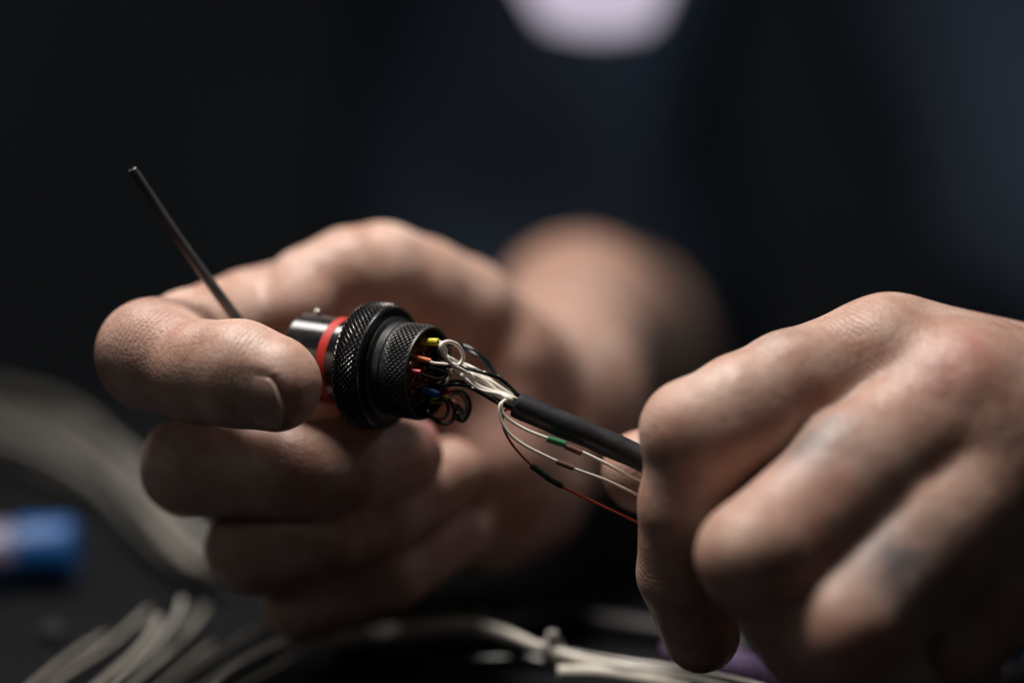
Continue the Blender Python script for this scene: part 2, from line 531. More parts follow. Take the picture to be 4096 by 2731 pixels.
# lamp glowing at the top of the picture
lc = P(2385, -92, 230)
lamp = empty('lamp', lc, 'pale lilac blurred lamp glowing at the top edge of the picture', 'lamp')
prof = []
def prism(name, poly, c, thick, mat, parent):
    m = len(poly); v = []
    for k in (0, 1):
        for x, z in poly: v.append(c + RGT * x + UPV * z + FWD * thick * k)
    f = [tuple(range(m)), tuple(range(2 * m - 1, m - 1, -1))] + [(i, i + m, (i + 1) % m + m, (i + 1) % m) for i in range(m)]
    return link_mesh(name, v, f, mat, parent, smooth=False)
S_ = PXMM * (DIST + 230) / DIST * 1.10
def rounded(poly, r=.22, n=5):
    out = []; m = len(poly)
    for a in range(m):
        p0, p1, p2 = (np.array(poly[(a + q) % m], float) for q in (-1, 0, 1))
        e0 = p1 + (p0 - p1) * r; e1 = p1 + (p2 - p1) * r
        for t in np.linspace(0, 1, n): out.append(tuple((1 - t) ** 2 * e0 + 2 * t * (1 - t) * p1 + t * t * e1))
    return out
prism('diffuser', rounded([(x * S_, z * S_) for x, z in [(-370, 250), (-350, 110), (-185, -170), (10, -205), (205, -180), (320, 90), (350, 250)]]), lc, 8, LAMP_GLOW, lamp)
prism('housing', rounded([(x * S_, z * S_) for x, z in [(-380, 520), (-360, 252), (365, 252), (380, 520)]]), lc - FWD * 3, 22, LAMP_SHELL, lamp)

# ------------------------------------------------------------------ clothed figure behind the bench
def clothed_figure():
    torso = [pts([(2150, 3200, 520, 82), (2150, 1500, 500, 80), (2170, -300, 500, 78), (2250, -1500, 520, 80)])]
    arm = pts([(3050, -1500, 560, 70), (3650, -700, 500, 56), (3900, 200, 440, 50), (4250, 900, 380, 44), (5000, 1500, 250, 38)])
    allp = [q for c in torso for q in c] + arm
    A = np.array([p for p, r in allp]); R = np.array([r for p, r in allp])
    F = Field((A - R[:, None]).min(0) - 12, (A + R[:, None]).max(0) + 12, 8.0)
    vol = F.blank() * 4
    for c in torso: F.chain(vol, c, 30)
    F.chain(vol, pts([(2250, -1500, 520, 80), (3050, -1500, 560, 70)]), 40)
    F.chain(vol, arm, 25)
    # folds of the cloth
    g = np.meshgrid(*[F.lo[i] + F.h * np.arange(F.n[i]) for i in range(3)], indexing='ij')
    vol += (5 * np.sin(g[0] * .045 + .02 * g[2] + 2 * np.sin(g[2] * .013)) + 3 * np.sin(g[2] * .05 - g[0] * .02)).astype(np.float32)
    v, q = F.mesh(vol)
    return tag(link_mesh('person', v, q, NAVY), 'dim blurred figure in dark navy clothing behind the hands', 'person')
clothed_figure()

# ------------------------------------------------------------------ left-of-picture hand
camdir = -FWD
iT, iD = P(1100, 1540, -2), P(955, 1508, 1)
it, in_, ib = nail_frame(iT, iD, camdir - UPV * .62)
def nail_bed(c, t, n, b, length, width, depth):
    """lower the skin a little under and just beyond the nail so that the plate sits in its fold"""
    def fn(F, vol):
        ctr = c - t * length * .5
        sl, (x, y, z) = F.box([ctr], max(length, width))
        X = x[:, None, None] - ctr[0]; Y = y[None, :, None] - ctr[1]; Z = z[None, None, :] - ctr[2]
        u = X * b[0] + Y * b[1] + Z * b[2]; s = X * t[0] + Y * t[1] + Z * t[2]; w = X * n[0] + Y * n[1] + Z * n[2]
        m = 1 / (1 + np.exp(((np.abs(u) / (width * .5)) ** 3 + (np.abs(s) / (length * .56)) ** 4 - 1) * 6))
        vol[sl] = vol[sl] + (depth * m * (w > -3) * np.clip(.55 + s / length * 1.1, .0, 1)).astype(np.float32)
    return fn

L_index = pts([(1340, 1190, 60, 10.5), (1000, 1262, 40, 9.6), (760, 1345, 24, 9.6), (625, 1432, 15, 10.4), (800, 1495, 6, 9.8), (955, 1508, 1, 9.8), (1100, 1540, -2, 9.1)])
L_thumb = pts([(2120, 1560, 95, 14), (1840, 1250, 60, 12.2), (1680, 1165, 53, 11.6), (1530, 1098, 47, 11.0), (1400, 1105, 43, 10.2), (1235, 1160, 40, 9.2)])
L_middle = pts([(1300, 1520, 82, 11), (950, 1770, 42, 10), (765, 1866, 23, 10.2), (1150, 1875, 17, 9.8), (1400, 1850, 21, 9.4), (1622, 1818, 27, 7.7)])
L_ring = pts([(1350, 1800, 88, 10.5), (1010, 2190, 31, 9.6), (1300, 2110, 27, 9.2), (1530, 2025, 33, 8.9), (1790, 1895, 43, 7.7)])
L_pinky = pts([(1450, 2080, 92, 9.5), (1220, 2395, 42, 8.8), (1560, 2290, 41, 8.0), (1830, 2120, 52, 6.9)])
L_ridge = pts([(840, 1445, 4, 7.4), (960, 1455, 1, 7.4), (1070, 1490, -1, 6.8)])
wr = (2190, 1600, 112)
L_palm = [pts([(1340, 1190, 64, 10), (*wr, 19)]), pts([(1300, 1520, 86, 10.5), (*wr, 20)]), pts([(1350, 1800, 92, 10.5), (*wr, 20)]), pts([(1450, 2080, 96, 10), (2100, 1850, 108, 16)]),
          pts([(2120, 1560, 92, 15), (1935, 1430, 68, 14.5)]), pts([(1960, 1830, 62, 12), (1950, 2060, 66, 10.5), (2070, 1960, 78, 13.5), (2170, 1640, 104, 18)]), pts([(1960, 1500, 68, 12), (1960, 1830, 66, 12)]),
          pts([(*wr, 21), (2325, 1295, 190, 22.5), (2460, 1375, 280, 26), (2530, 1450, 420, 28)])]
L_blobs = [(P(1190, 1240, 36), 7.4), (P(600, 1410, 14), 9.6), (P(1850, 1760, 62), 9)]
nail_c = iT + in_ * 8.7 + it * 4.6
left = build_hand('hand', 'hand with visible index fingernail pinching the black connector, forearm blurred behind', L_palm,
    [L_index, L_thumb, L_middle, L_ring, L_pinky], .8, L_blobs,
    carve=[lambda F, vol: F.chain(vol, L_ridge, 4.0), nail_bed(nail_c, it, in_, ib, 13.0, 14.2, 1.0)],
    reds=[(P(600, 1420, 8), 9, .35), (iT + it * 5, 8, .3), (P(1880, 1780, 55), 14, .6), (P(1950, 1990, 62), 10, .5), (P(2500, 1100, 190), 40, .35), (P(1700, 1800, 20), 9, .6), (P(1830, 2150, 45), 9, .5), (P(1200, 1260, 28), 8, .3)],
    tats=[(P(2640, 1520, 225), 24, .95), (P(2450, 1480, 160), 16, .8), (P(2720, 1250, 225), 9, .5), (P(2160, 1560, 88), 6, .5)],
    pale=[(iT + it * 8, 5, .3)],
    tan=[(P(2480, 1300, 240), 75, 1.0), (P(2620, 1420, 360), 95, 1.0)],  # browner forearm skin, also darkened to offset the strong light on it
    wrinkles=[(P(960, 1500, -6), it, 5, 12, .28), (P(640, 1440, 10), unit(P(800, 1480, 6) - P(625, 1432, 15)), 7, 14, .38)])
nail(left, nail_c, it, in_, ib, 12.2, 13.2, 9.2, NAIL)
mt, mn_, mb = nail_frame(P(1622, 1818, 27), P(1400, 1850, 21), camdir + UPV * .7)
nail(left, P(1622, 1818, 27) + mn_ * 7.55 + mt * 3.5, mt, mn_, mb, 10, 10.5, 7.2, NAIL_RED, edge=False)

# ------------------------------------------------------------------ right-of-picture hand
R_index = pts([(3560, 1430, 6, 11.2), (3170, 1570, -4, 10.7), (2980, 1660, -8, 10.5), (2805, 1760, -11, 10.2), (2755, 2020, -7, 9.6), (2735, 2290, 0, 9.0), (2805, 2535, 7, 7.6)])
R_middle = pts([(3880, 1600, -5, 12), (3450, 1915, -17, 11.4), (3065, 2240, -27, 10.9), (3250, 2560, -18, 9.8), (3430, 2780, -4, 9)])
R_ring = pts([(4090, 1860, -9, 11.8), (3720, 2160, -19, 11.6), (3405, 2500, -30, 10.8), (3560, 2800, -22, 9.3), (3700, 2950, -8, 8.6)])
R_pinky = pts([(4280, 2120, 0, 10.5), (4020, 2380, -10, 9.4), (3800, 2590, -14, 8.8), (3850, 2800, -4, 8)])
R_thumb = pts([(4300, 1900, 40, 13), (3550, 1930, 38, 12), (3000, 1900, 26, 10), (2575, 1885, 17, 8.4)])
Wp = (4800, 1880, 22)
R_palm = [pts([(3600, 1425, 8, 11.4), (4800, 1740, 26, 14)]), pts([(3900, 1610, -4, 12), (*Wp, 14)]), pts([(4100, 1870, -8, 11.6), (4800, 2000, 20, 14)]),
          pts([(4280, 2120, 2, 10.5), (4800, 2120, 22, 14)]), pts([(3800, 1750, 16, 12), (4700, 1900, 30, 16)]), pts([(4300, 1900, 40, 13), (3700, 1800, 30, 11)]),
          pts([(*Wp, 18), (5300, 2000, 40, 24)]),
          pts([(3600, 1510, 3, 10.5), (3900, 1640, -3, 11.5), (4100, 1880, -7, 11.5), (4290, 2120, 2, 10.5)]), pts([(3700, 1540, 1, 11.5), (4700, 1800, 22, 14)]), pts([(3980, 1740, -5, 11.8), (4700, 1930, 16, 14)]), pts([(3900, 1680, -7, 11.4), (4300, 1760, 2, 13)]), pts([(3500, 1480, 1, 8.8), (3660, 1580, -3, 9.5)]), pts([(3720, 1830, -9, 9.4), (3900, 1840, -8, 10.4)])]
R_blobs = [(P(2760, 1710, -11), 8.0), (P(3010, 2215, -30), 8.0), (P(3370, 2545, -33), 7.6), (P(3530, 1405, 0), 9.3), (P(3850, 1560, -8), 10.5)]
R_tendons = [pts([(3560, 1400, -5.5, 2.6), (3900, 1440, -4.5, 2.2), (4300, 1560, 1, 2.0)]), pts([(3880, 1560, -16.5, 3.0), (4150, 1640, -11, 2.4), (4500, 1750, -3, 2.0)]), pts([(4080, 1830, -19, 2.6), (4400, 1890, -8, 2.2)]),
             pts([(3700, 1520, -8.5, 1.6), (3820, 1680, -14, 1.4), (4050, 1720, -12, 1.4)])]
rt = P(2805, 2535, 7); rd = P(2735, 2290, 0)
idx_dir = unit(P(2790, 1755, -11) - P(3560, 1420, 6))
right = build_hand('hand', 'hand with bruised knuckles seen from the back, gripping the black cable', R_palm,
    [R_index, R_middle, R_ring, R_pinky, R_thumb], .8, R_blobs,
    carve=[lambda F, vol: [F.chain(vol, c, 3.0) for f, n, w, dr in ((R_index, 4, 2.6, 1.6), (R_middle, 3, 4.4, 2.1), (R_ring, 3, 2.8, 1.6)) for c in boxy(f, n, w, dr)],
           lambda F, vol: [F.chain(vol, c, 3.0) for c in R_tendons]],
    reds=[(P(3780, 1490, -16), 8, 1.0), (P(3870, 1430, -15), 7, 1.0), (P(3700, 1560, -14), 6, .5), (P(2700, 1720, -20), 8, .4), (P(2960, 2260, -38), 9, .5), (P(3390, 2590, -42), 9, .55), (P(2500, 1770, 12), 7, .3), (P(3250, 2000, -28), 12, .35)],
    tats=[(P(3120, 1430, -4), 6, .8), (P(3230, 1770, -24), 6, .85), (P(3330, 1730, -22), 5, .75), (P(3590, 2260, -34), 8, .95), (P(3680, 2330, -32), 6, .7)],
    pale=[(P(2945, 2180, -38), 4.5, 1.2), (P(2730, 1650, -18), 6, .35)],  # first spot paints the shiny middle knuckle's highlight into the skin colour
    wrinkles=[(P(3400, 1350, -2), unit(P(3150, 1580, -4) - P(3560, 1420, 6)), 6, 15, .4), (P(2780, 1690, -14), idx_dir, 7, 13, .5),
              (P(3060, 2230, -30), unit(P(3060, 2250, -27) - P(3450, 1930, -18)), 8, 14, .7), (P(2735, 2290, -2), unit(rt - rd), 6, 12, .6)])
nt_, nn_, nb_ = nail_frame(rt, rd, camdir + RGT * .15)
nail(right, rt + nn_ * 7.75 + nt_ * 1.2, nt_, nn_, nb_, 10.5, 11, 7.6, NAIL, edge=False)

# ------------------------------------------------------------------ connector
con = empty('connector', on_axis(-14) - np.array([0, 0, 13]), 'black round connector with knurled rings and a red band, wires in its open end', 'connector')
v, f = lathe([(-30.6, 7.4), (-30.6, 8.6), (-30.1, 9.0), (-15.5, 9.0), (-15.5, 8.0), (-24.0, 7.6), (-27.0, 7.4)], RIM, AX, 120, closed=True)
link_mesh('shell', v, f, ANOD_GLOSS, con)
v, f = lathe([(-24.0, .05), (-24.0, 7.5), (-24.6, 7.5), (-24.6, .05)], RIM, AX, 64)
link_mesh('front_insert', v, f, GROMMET, con)
v, f = lathe([(-21.7, 8.95), (-21.65, 9.08), (-19.6, 9.08), (-19.55, 8.95)], RIM, AX, 120)
link_mesh('red_band', v, f, REDBAND, con)

def knurled(name, t0, t1, r, amp, N, pitch, flat, mat, ends, parent, fade=0.0):
    """a turned ring whose outside is cut into diamonds; ends = closing profile inside"""
    nth = N * 8; nt2 = int((t1 - t0) / pitch * 8)
    A = unit(AX); n = unit(np.cross(A, (0.1, 0.2, .97))); b = np.cross(A, n)
    th = np.linspace(0, 2 * math.pi, nth, endpoint=False)
    tri = lambda x: 1 - np.abs(2 * (x - np.floor(x)) - 1)
    rows = []
    prof_in = ends[0]
    for (t, rr) in prof_in: rows.append((t, np.full(nth, rr)))
    for i in range(nt2 + 1):
        t = t0 + (t1 - t0) * i / nt2
        u = tri(th * N / (2 * math.pi) + (t - t0) / pitch); w = tri(th * N / (2 * math.pi) - (t - t0) / pitch)
        hgt = np.minimum(np.minimum(u, w) * flat, 1.0)
        e = min(1, min(i, nt2 - i) / 3)
        if fade:
            k = np.clip((t - t0) / fade - .5 * (1 + np.sin(th * 2 + .6)) * .5, 0, 1)
            hgt = hgt * k + (1 - k)
        rows.append((t, r - amp + amp * hgt * (.4 + .6 * e)))
    for (t, rr) in ends[1]: rows.append((t, np.full(nth, rr)))
    v = np.concatenate([RIM + A * t + rr[:, None] * (np.cos(th)[:, None] * n + np.sin(th)[:, None] * b) for t, rr in rows])
    m = len(rows)
    i, j = np.meshgrid(np.arange(m - 1), np.arange(nth), indexing='ij'); i = i.ravel(); j = j.ravel(); k = (j + 1) % nth
    q = np.stack([i * nth + j, i * nth + k, (i + 1) * nth + k, (i + 1) * nth + j], 1)
    return link_mesh(name, v, q, mat, parent, smooth=False)
knurled('coupling_ring', -15.2, -9.9, 13.15, .5, 68, 1.12, 1.1, ANOD,
        ([(-15.5, 9.01), (-15.5, 12.2), (-15.35, 12.6)], [(-9.75, 12.75), (-9.4, 12.6), (-9.2, 12.2), (-9.15, 10.7), (-9.1, 9.0)]), con)
v, f = lathe([(-9.2, 9.3), (-9.1, 10.55), (-8.6, 10.6), (-8.3, 10.1), (-8.0, 9.4), (-7.8, 9.2)], RIM, AX, 120)
link_mesh('neck_washer', v, f, ANOD_MATT, con)
knurled('rear_collar', -6.4, -.5, 9.75, .3, 48, 1.15, 2.1, ANOD_MATT,
        ([(-9.0, 9.0), (-8.9, 9.55), (-8.0, 9.68), (-6.5, 9.72)], [(-.4, 9.5), (-.1, 9.45), (0, 9.3), (0, 9.1), (-.15, 9.0), (-5.5, 8.95)]), con, fade=2.0)
v, f = lathe([(-4.6, .05), (-4.6, 8.7), (-4.8, 8.96), (-5.5, 8.96)], RIM, AX, 64)
link_mesh('rear_insert', v, f, GROMMET, con)
for k in range(26):                                    # crimp contacts standing in the insert
    a = k * 2.39996; rr = 7.5 * math.sqrt((k + .5) / 26)
    n = unit(np.cross(AX, (0.1, 0.2, .97))); b = np.cross(AX, n)
    c0 = on_axis(-4.7) + rr * (math.cos(a) * n + math.sin(a) * b)
    v, f = tube([c0, c0 + AX * 1.1, c0 + AX * 2.0], [.5, .5, .42], 10, hollow=.3)
    link_mesh('contact', v, f, BRASS, con)
pc = on_axis(-28.0); pn = unit(UPV - AX * (UPV @ AX) - FWD * .12)
v, f = lathe([(0, .75), (1.0, .75), (1.25, .65), (1.4, .4), (1.45, .05)], pc + pn * 8.8, pn, 20)
link_mesh('bayonet_pin', v, f, STEEL, con)

# ------------------------------------------------------------------ cable and wires
cable_path = catmull([P(2058, 1614, 3), P(2180, 1668, 3.2), P(2330, 1730, 3.6), P(2470, 1790, 4.0), P(2600, 1848, 4.2), P(2760, 1920, 6), P(3000, 2040, 9), P(3300, 2200, 14)], 10)
cr = 2.62 + .06 * np.sin(np.arange(len(cable_path)) * .5)
v, f = tube(cable_path, cr, 28, hollow=2.15)
cab = tag(link_mesh('cable', v, f, SHRINK), 'black heat shrink cable sleeve running from the wires into the gripping hand', 'cable')

def zp(zx, zy, t):      # enlarged view of the wire end
    return AP(1550 + zx / 3.484, 1300 + zy / 3.484, t * .9 + 1.0)
def zd(zx, zy, d):
    return P(1550 + zx / 3.484, 1300 + zy / 3.484, d)
def wire(path, r, mat, label, sleeves=(), group=None, name='wire', n=14):
    p = catmull(path, n)
    v, f = tube(p, r, 10)
    o = tag(link_mesh(name, v, f, mat), label, 'wire', group)
    for a, b, rs, m in sleeves:
        a = np.asarray(a); b = np.asarray(b)
        v, f = tube([a, a + (b - a) * .08, a + (b - a) * .35, a + (b - a) * .7, a + (b - a) * .93, b], [rs, rs * 1.0, rs * .98, rs * 1.01, rs, rs], 16, hollow=rs * .68)
        link_mesh('sleeve', v, f, m, o)
    return o
IN = lambda k=0: zd(1800 + 20 * k, 1080, 3)            # mouth of the cable
def mouth(i, j):                                        # spread of wire ends inside the cable mouth
    t = unit(cable_path[7] - cable_path[5])
    return cable_path[6] + unit(UPV - t * (t @ UPV)) * i * .66 + FWD * j * .62
# white ring loop at the yellow sleeve
wire([zp(700, 830, 0), zp(800, 800, 2), zp(885, 700, 3.5), zp(845, 600, 4.5), zp(905, 545, 5.5), zp(985, 560, 6.4), zp(1050, 480, 6.8), zp(1045, 390, 6.8), zp(975, 280, 6.4), zp(860, 232, 6),
      zp(755, 262, 5.8), zp(748, 330, 6), zp(810, 450, 6.6), zp(900, 550, 7.4), zp(1060, 640, 8.6), zd(1300, 800, 3), zd(1560, 930, 3), zd(1720, 1010, 3), mouth(-1, 1.4)], .41, W_WHITE,
     'white wire curled into a ring beside the upper yellow sleeve')
wire([zp(460, 215, -4.5), zp(560, 225, -2), zp(700, 232, 1.2), zp(745, 240, 2.4), zp(800, 330, 3.2), zp(830, 420, 3.6), zp(900, 480, 5), zd(1150, 600, 6), zd(1400, 760, 5), zd(1600, 910, 4), mouth(1.4, 1.2)], .30, W_GREY,
     'grey wire leaving the upper yellow sleeve inside the connector', [(zp(480, 228, -2.6), zp(712, 236, 1.6), .76, S_YEL)])
wire([zp(325, 420, -3.0), zp(420, 455, -1), zp(600, 512, 1.8), zp(640, 530, 2.4), zp(900, 560, 5.5), zd(1120, 640, 5), zd(1400, 760, 4), zd(1600, 880, 3.5), mouth(0.4, 1.6)], .32, W_WHITE,
     'white wire leaving the orange sleeve inside the connector', [(zp(355, 440, -2), zp(602, 503, 1.7), .52, S_ORG)])
wire([zp(240, 630, -3), zp(360, 645, -1), zp(450, 675, .8), zp(600, 730, 2.6), zp(740, 745, 4), zp(800, 700, 4.6), zp(770, 640, 4.2), zp(650, 610, 2.4), zp(560, 600, 0)], .33, W_BLACK,
     'short black wire bent back out of the red sleeve', [(zp(262, 632, -2.2), zp(462, 660, .9), .56, S_RED)])
wire([zp(290, 920, -4), zp(400, 900, -2.5), zp(480, 895, -1.2), zp(620, 935, .9), zp(715, 975, 2.2), zp(800, 1045, 3), zp(850, 1150, 3.6), zp(820, 1265, 3.6), zp(730, 1315, 3.2), zp(620, 1280, 2), zp(555, 1190, .6), zp(540, 1100, -1.5), zp(580, 1020, -3.5)], .36, W_BLACK,
     'black wire looping down from the blue sleeve', [(zp(478, 905, -1.4), zp(722, 968, 2.2), .78, S_BLUE)])
wire([zp(560, 1060, -2), zp(700, 1045, .5), zp(850, 1038, 2.8), zp(905, 1110, 3.8), zp(932, 1230, 4.2), zp(890, 1345, 4), zp(790, 1375, 3.4), zp(690, 1340, 2.4), zp(620, 1260, .8), zp(600, 1160, -1.5)], .38, W_BLACK,
     'black wire looping down from the lower yellow sleeve, lowest of the loops', [(zp(598, 1055, -1.4), zp(850, 1030, 2.6), .74, S_YEL)])
wire([zp(760, 1060, -1), zp(880, 1070, 1.5), zp(960, 1090, 3.4), zp(1040, 1180, 4.8), zp(1060, 1290, 5.2), zp(1010, 1330, 4.8), zp(950, 1290, 4), zp(930, 1200, 2.6)], .36, W_BROWN,
     'brown wire loop beside the lower orange sleeve', [(zp(790, 1050, 0), zp(955, 1085, 3.2), .5, S_ORG)])
wire([zp(820, 940, -1), zp(930, 920, 2), zp(1060, 930, 5), zp(1140, 1040, 6.4), zp(1150, 1180, 6.8), zp(1095, 1300, 6.4), zp(1030, 1335, 5.6), zp(985, 1260, 4.6), zp(975, 1130, 3)], .40, W_BLACK,
     'black wire loop hanging furthest from the connector, rightmost of the loops', [(zp(770, 955, -1.5), zp(880, 925, 1.2), .5, S_RED)])
wire([zp(880, 1000, 0), zp(980, 960, 3), zp(1060, 1010, 5), zp(1100, 1120, 5.8), zp(1085, 1240, 5.8), zp(1040, 1290, 5.2), zp(1000, 1220, 4), zp(1000, 1100, 2.5)], .34, W_GREY,
     'grey wire loop hanging beside the black loops')
wire([zp(620, 320, -3), zp(700, 345, -1), zp(800, 380, 1), zp(830, 330, 2.6), zp(815, 290, 3)], .3, W_BLACK,
     'black wire stub in the green sleeve deep in the connector', [(zp(600, 330, -3), zp(735, 350, -.2), .55, S_DGRN)])
for a in [((330, 480, -2.5), (318, 540, -.6), (335, 610, -2.5)), ((420, 560, -3), (400, 520, -1), (440, 470, -3)), ((320, 700, -2.5), (345, 770, -.8), (380, 720, -2.5)), ((430, 780, -3), (460, 850, -1), (490, 800, -3)),
          ((300, 860, -2.6), (330, 930, -.8), (390, 900, -2.6)), ((420, 1000, -2.8), (470, 1050, -.6), (520, 1010, -2.6)), ((520, 300, -3.2), (490, 400, -1.4), (520, 470, -3))]:
    wire([zp(*q) for q in a], .2, W_BROWN, 'tiny brown wire tail bent between the contacts inside the connector', group='brown wire tails inside the connector')
wire([zp(540, 640, -2), zp(620, 610, .5), zp(720, 640, 2), zp(800, 700, 3), zp(780, 790, 3), zp(690, 830, 1.5), zp(600, 800, -1)], .32, W_BLACK,
     'black wire curled in the middle of the connector mouth, under the white ring')
# black wires running to the cable
wire([zp(440, 550, -2.5), zp(560, 535, 0), zp(850, 565, 5), zp(1100, 605, 8.4), zd(1350, 665, -1.5), zd(1560, 745, -1), zd(1700, 860, 0), zd(1800, 960, 1.6), mouth(2.2, -1.4)], .44, W_BLACK,
     'black wire crossing in front of the white wires, from mid connector to cable')
wire([zp(700, 300, -1.5), zp(850, 240, 2), zd(1000, 262, 10), zd(1200, 350, 9), zd(1380, 490, 8), zd(1510, 680, 7), zd(1640, 830, 5), zd(1790, 965, 4), mouth(2.6, .5)], .38, W_BLACK,
     'black wire arching highest above the white wires')
wire([zp(760, 330, -1.5), zp(900, 270, 2.5), zd(1060, 330, 9), zd(1260, 440, 8), zd(1400, 580, 7), zd(1520, 730, 6), zd(1660, 880, 4.5), zd(1800, 985, 3.6), mouth(2.4, -.4)], .36, W_BLACK,
     'black wire arching just under the highest black wire')
wire([zp(640, 900, -2), zp(760, 858, 1.5), zp(900, 832, 4.4), zp(1050, 835, 7), zd(1180, 880, .5), zd(1320, 955, .5), zd(1500, 1060, 1), zd(1660, 1130, 2), mouth(-2.4, -1.2)], .44, W_BLACK,
     'black wire running under the white wires, lower of the pair')
wire([zp(760, 830, -2), zp(880, 790, 2), zp(1040, 785, 5.5), zd(1170, 830, 3), zd(1330, 930, 3), zd(1520, 1040, 3), zd(1680, 1110, 3), mouth(-2.2, -.2)], .42, W_BLACK,
     'black wire running under the white wires, upper of the pair')
# white bundle
starts = [(850, 450, 2), (820, 560, 2), (920, 600, 1), (1000, 600, 1), (930, 620, 0), (880, 600, -1), (870, 500, -1), (950, 560, -1)]
mids = [((1080, 590), (1330, 740)), ((1020, 650), (1280, 850)), ((1040, 700), (1250, 890)), ((1150, 660), (1420, 830)), ((1060, 730), (1300, 925)), ((1080, 700), (1330, 900)), ((1130, 570), (1390, 730)), ((1200, 620), (1480, 800))]
deps = [4.5, 2.2, 1.2, 3.0, 2.2, 4.2, 6.0, 6.4]
ends_ = [(1.2, -.6), (.2, -1.2), (-.6, -1.2), (.5, -.2), (-1.4, -.6), (-1.2, .4), (1.5, .4), (.3, .8)]
for i, ((sx, sy, st), (m1, m2), dd, (ei, ej)) in enumerate(zip(starts, mids, deps, ends_)):
    jy = (i * 37 % 17) - 8
    wire([zp(sx - 120, sy - 60, st - 5.5), zp(sx, sy, st), zd(m1[0], m1[1], dd), zd(m2[0], m2[1], dd), zd(1560 + jy * 2, 960 + 14 * (-ei) + jy, dd * .6 + 1), zd(1700, 1030 - 22 * ei, 2 + .5 * ej), mouth(ei, ej)],
         .40, W_WHITE, 'straight white wire in the bundle between connector and cable', group='white wires of the bundle')

def yp(x, y, d): return P(1900 + x / 2.4125, 1500 + y / 2.4125, d)
g_up = wire([mouth(-1.6, 1.0), yp(345, 262, 2.5), yp(290, 245, 1), yp(255, 285, 0), yp(270, 365, -.3), yp(345, 440, -.4), yp(500, 530, -.4), yp(700, 608, -.3), yp(870, 675, -.2), yp(1035, 742, 0), yp(1240, 840, .5), yp(1420, 935, 2), yp(1620, 1030, 4), yp(1900, 1160, 8)], .34, W_WHITE,
     'loose white wire with a green and a brown marker sleeve', [(yp(695, 612, -.3), yp(872, 668, -.2), .70, S_GRN), (yp(868, 682, -.2), yp(1030, 750, 0), .62, S_BRN)])
g_mid = wire([mouth(-2.0, .4), yp(330, 270, 1.6), yp(262, 262, .6), yp(235, 320, -.6), yp(252, 430, -1), yp(330, 560, -1.2), yp(460, 665, -1.2), yp(620, 750, -1.2), yp(790, 830, -1.1), yp(950, 900, -1), yp(1230, 1000, 0), yp(1420, 1085, 1.6), yp(1600, 1170, 4), yp(1900, 1310, 8)], .34, W_CREAM,
     'loose white wire with a single brown marker sleeve', [(yp(785, 832, -1.1), yp(952, 896, -1), .58, S_BRN)])
g_red = wire([mouth(-2.4, -.4), yp(330, 330, 1.6), yp(275, 375, 0), yp(270, 480, -.6), yp(310, 590, -.8), yp(400, 720, -.6), yp(540, 862, 0), yp(690, 975, .4), yp(850, 1080, .8), yp(1100, 1200, 1.4), yp(1340, 1312, 2.4), yp(1560, 1415, 4), yp(1800, 1540, 7)], .25, W_RED,
     'thin loose red wire with dark marker sleeves, lowest of the loose wires', [(yp(540, 866, 0), yp(695, 978, .4), .68, S_DGRN), (yp(690, 985, .4), yp(842, 1072, .8), .6, S_BLK)])

# ------------------------------------------------------------------ probe rod held upright
rp = [P(528, 676, 8), P(560, 722, 9), P(680, 905, 12), P(800, 1075, 14.5), P(900, 1210, 15.5), P(1010, 1355, 16), P(1090, 1460, 17)]
path = catmull(rp, 8)
v, f = tube(path, np.linspace(.92, 1.25, len(path)), 18, hollow=.5)
tag(link_mesh('probe', v, f, ROD), 'thin dark metal rod rising to the upper left from the pinching fingers', 'rod')

# ------------------------------------------------------------------ things lying on the bench
def bench(px, py, lift=0.0):
    """point on the bench (lift mm above it) under a photo pixel"""
    a = CAM; b = P(px, py, 0)
    s = (lift - a[2]) / (b[2] - a[2])
    return a + (b - a) * s
def bundle(name, path_pts, strands, spread, r, mats, label, cat, group=None):
    base = catmull(path_pts, 10)
    t, N, B = frames(base)
    e = empty(name, base.mean(0) * np.array([1, 1, 0]), label, cat, group)
    ph = np.linspace(0, 1, len(base))
    for k in range(strands):
        a = 2 * math.pi * k / strands
        tw = a + ph * 2.2
        rad = spread * (.55 + .45 * math.sin(k * 2.1))
        p = base + N * (rad * np.cos(tw))[:, None] + B * (rad * np.sin(tw))[:, None]
        p[:, 2] = np.maximum(p[:, 2], r + .1)
        v, f = tube(p, r, 8)
        link_mesh('strand', v, f, mats[k % len(mats)], e)
    return e
bundle('wire_bundle', [bench(-250, 1640, 12), bench(0, 1690, 12), bench(250, 1760, 11), bench(450, 1880, 10), bench(640, 2090, 9), bench(760, 2200, 8), bench(900, 2280, 7)], 6, 9.0, 1.3,
       [W_GREY, W_DIM, W_DIM], 'thick blurred bundle of pale wires curving behind the curled fingers', 'wire bundle')
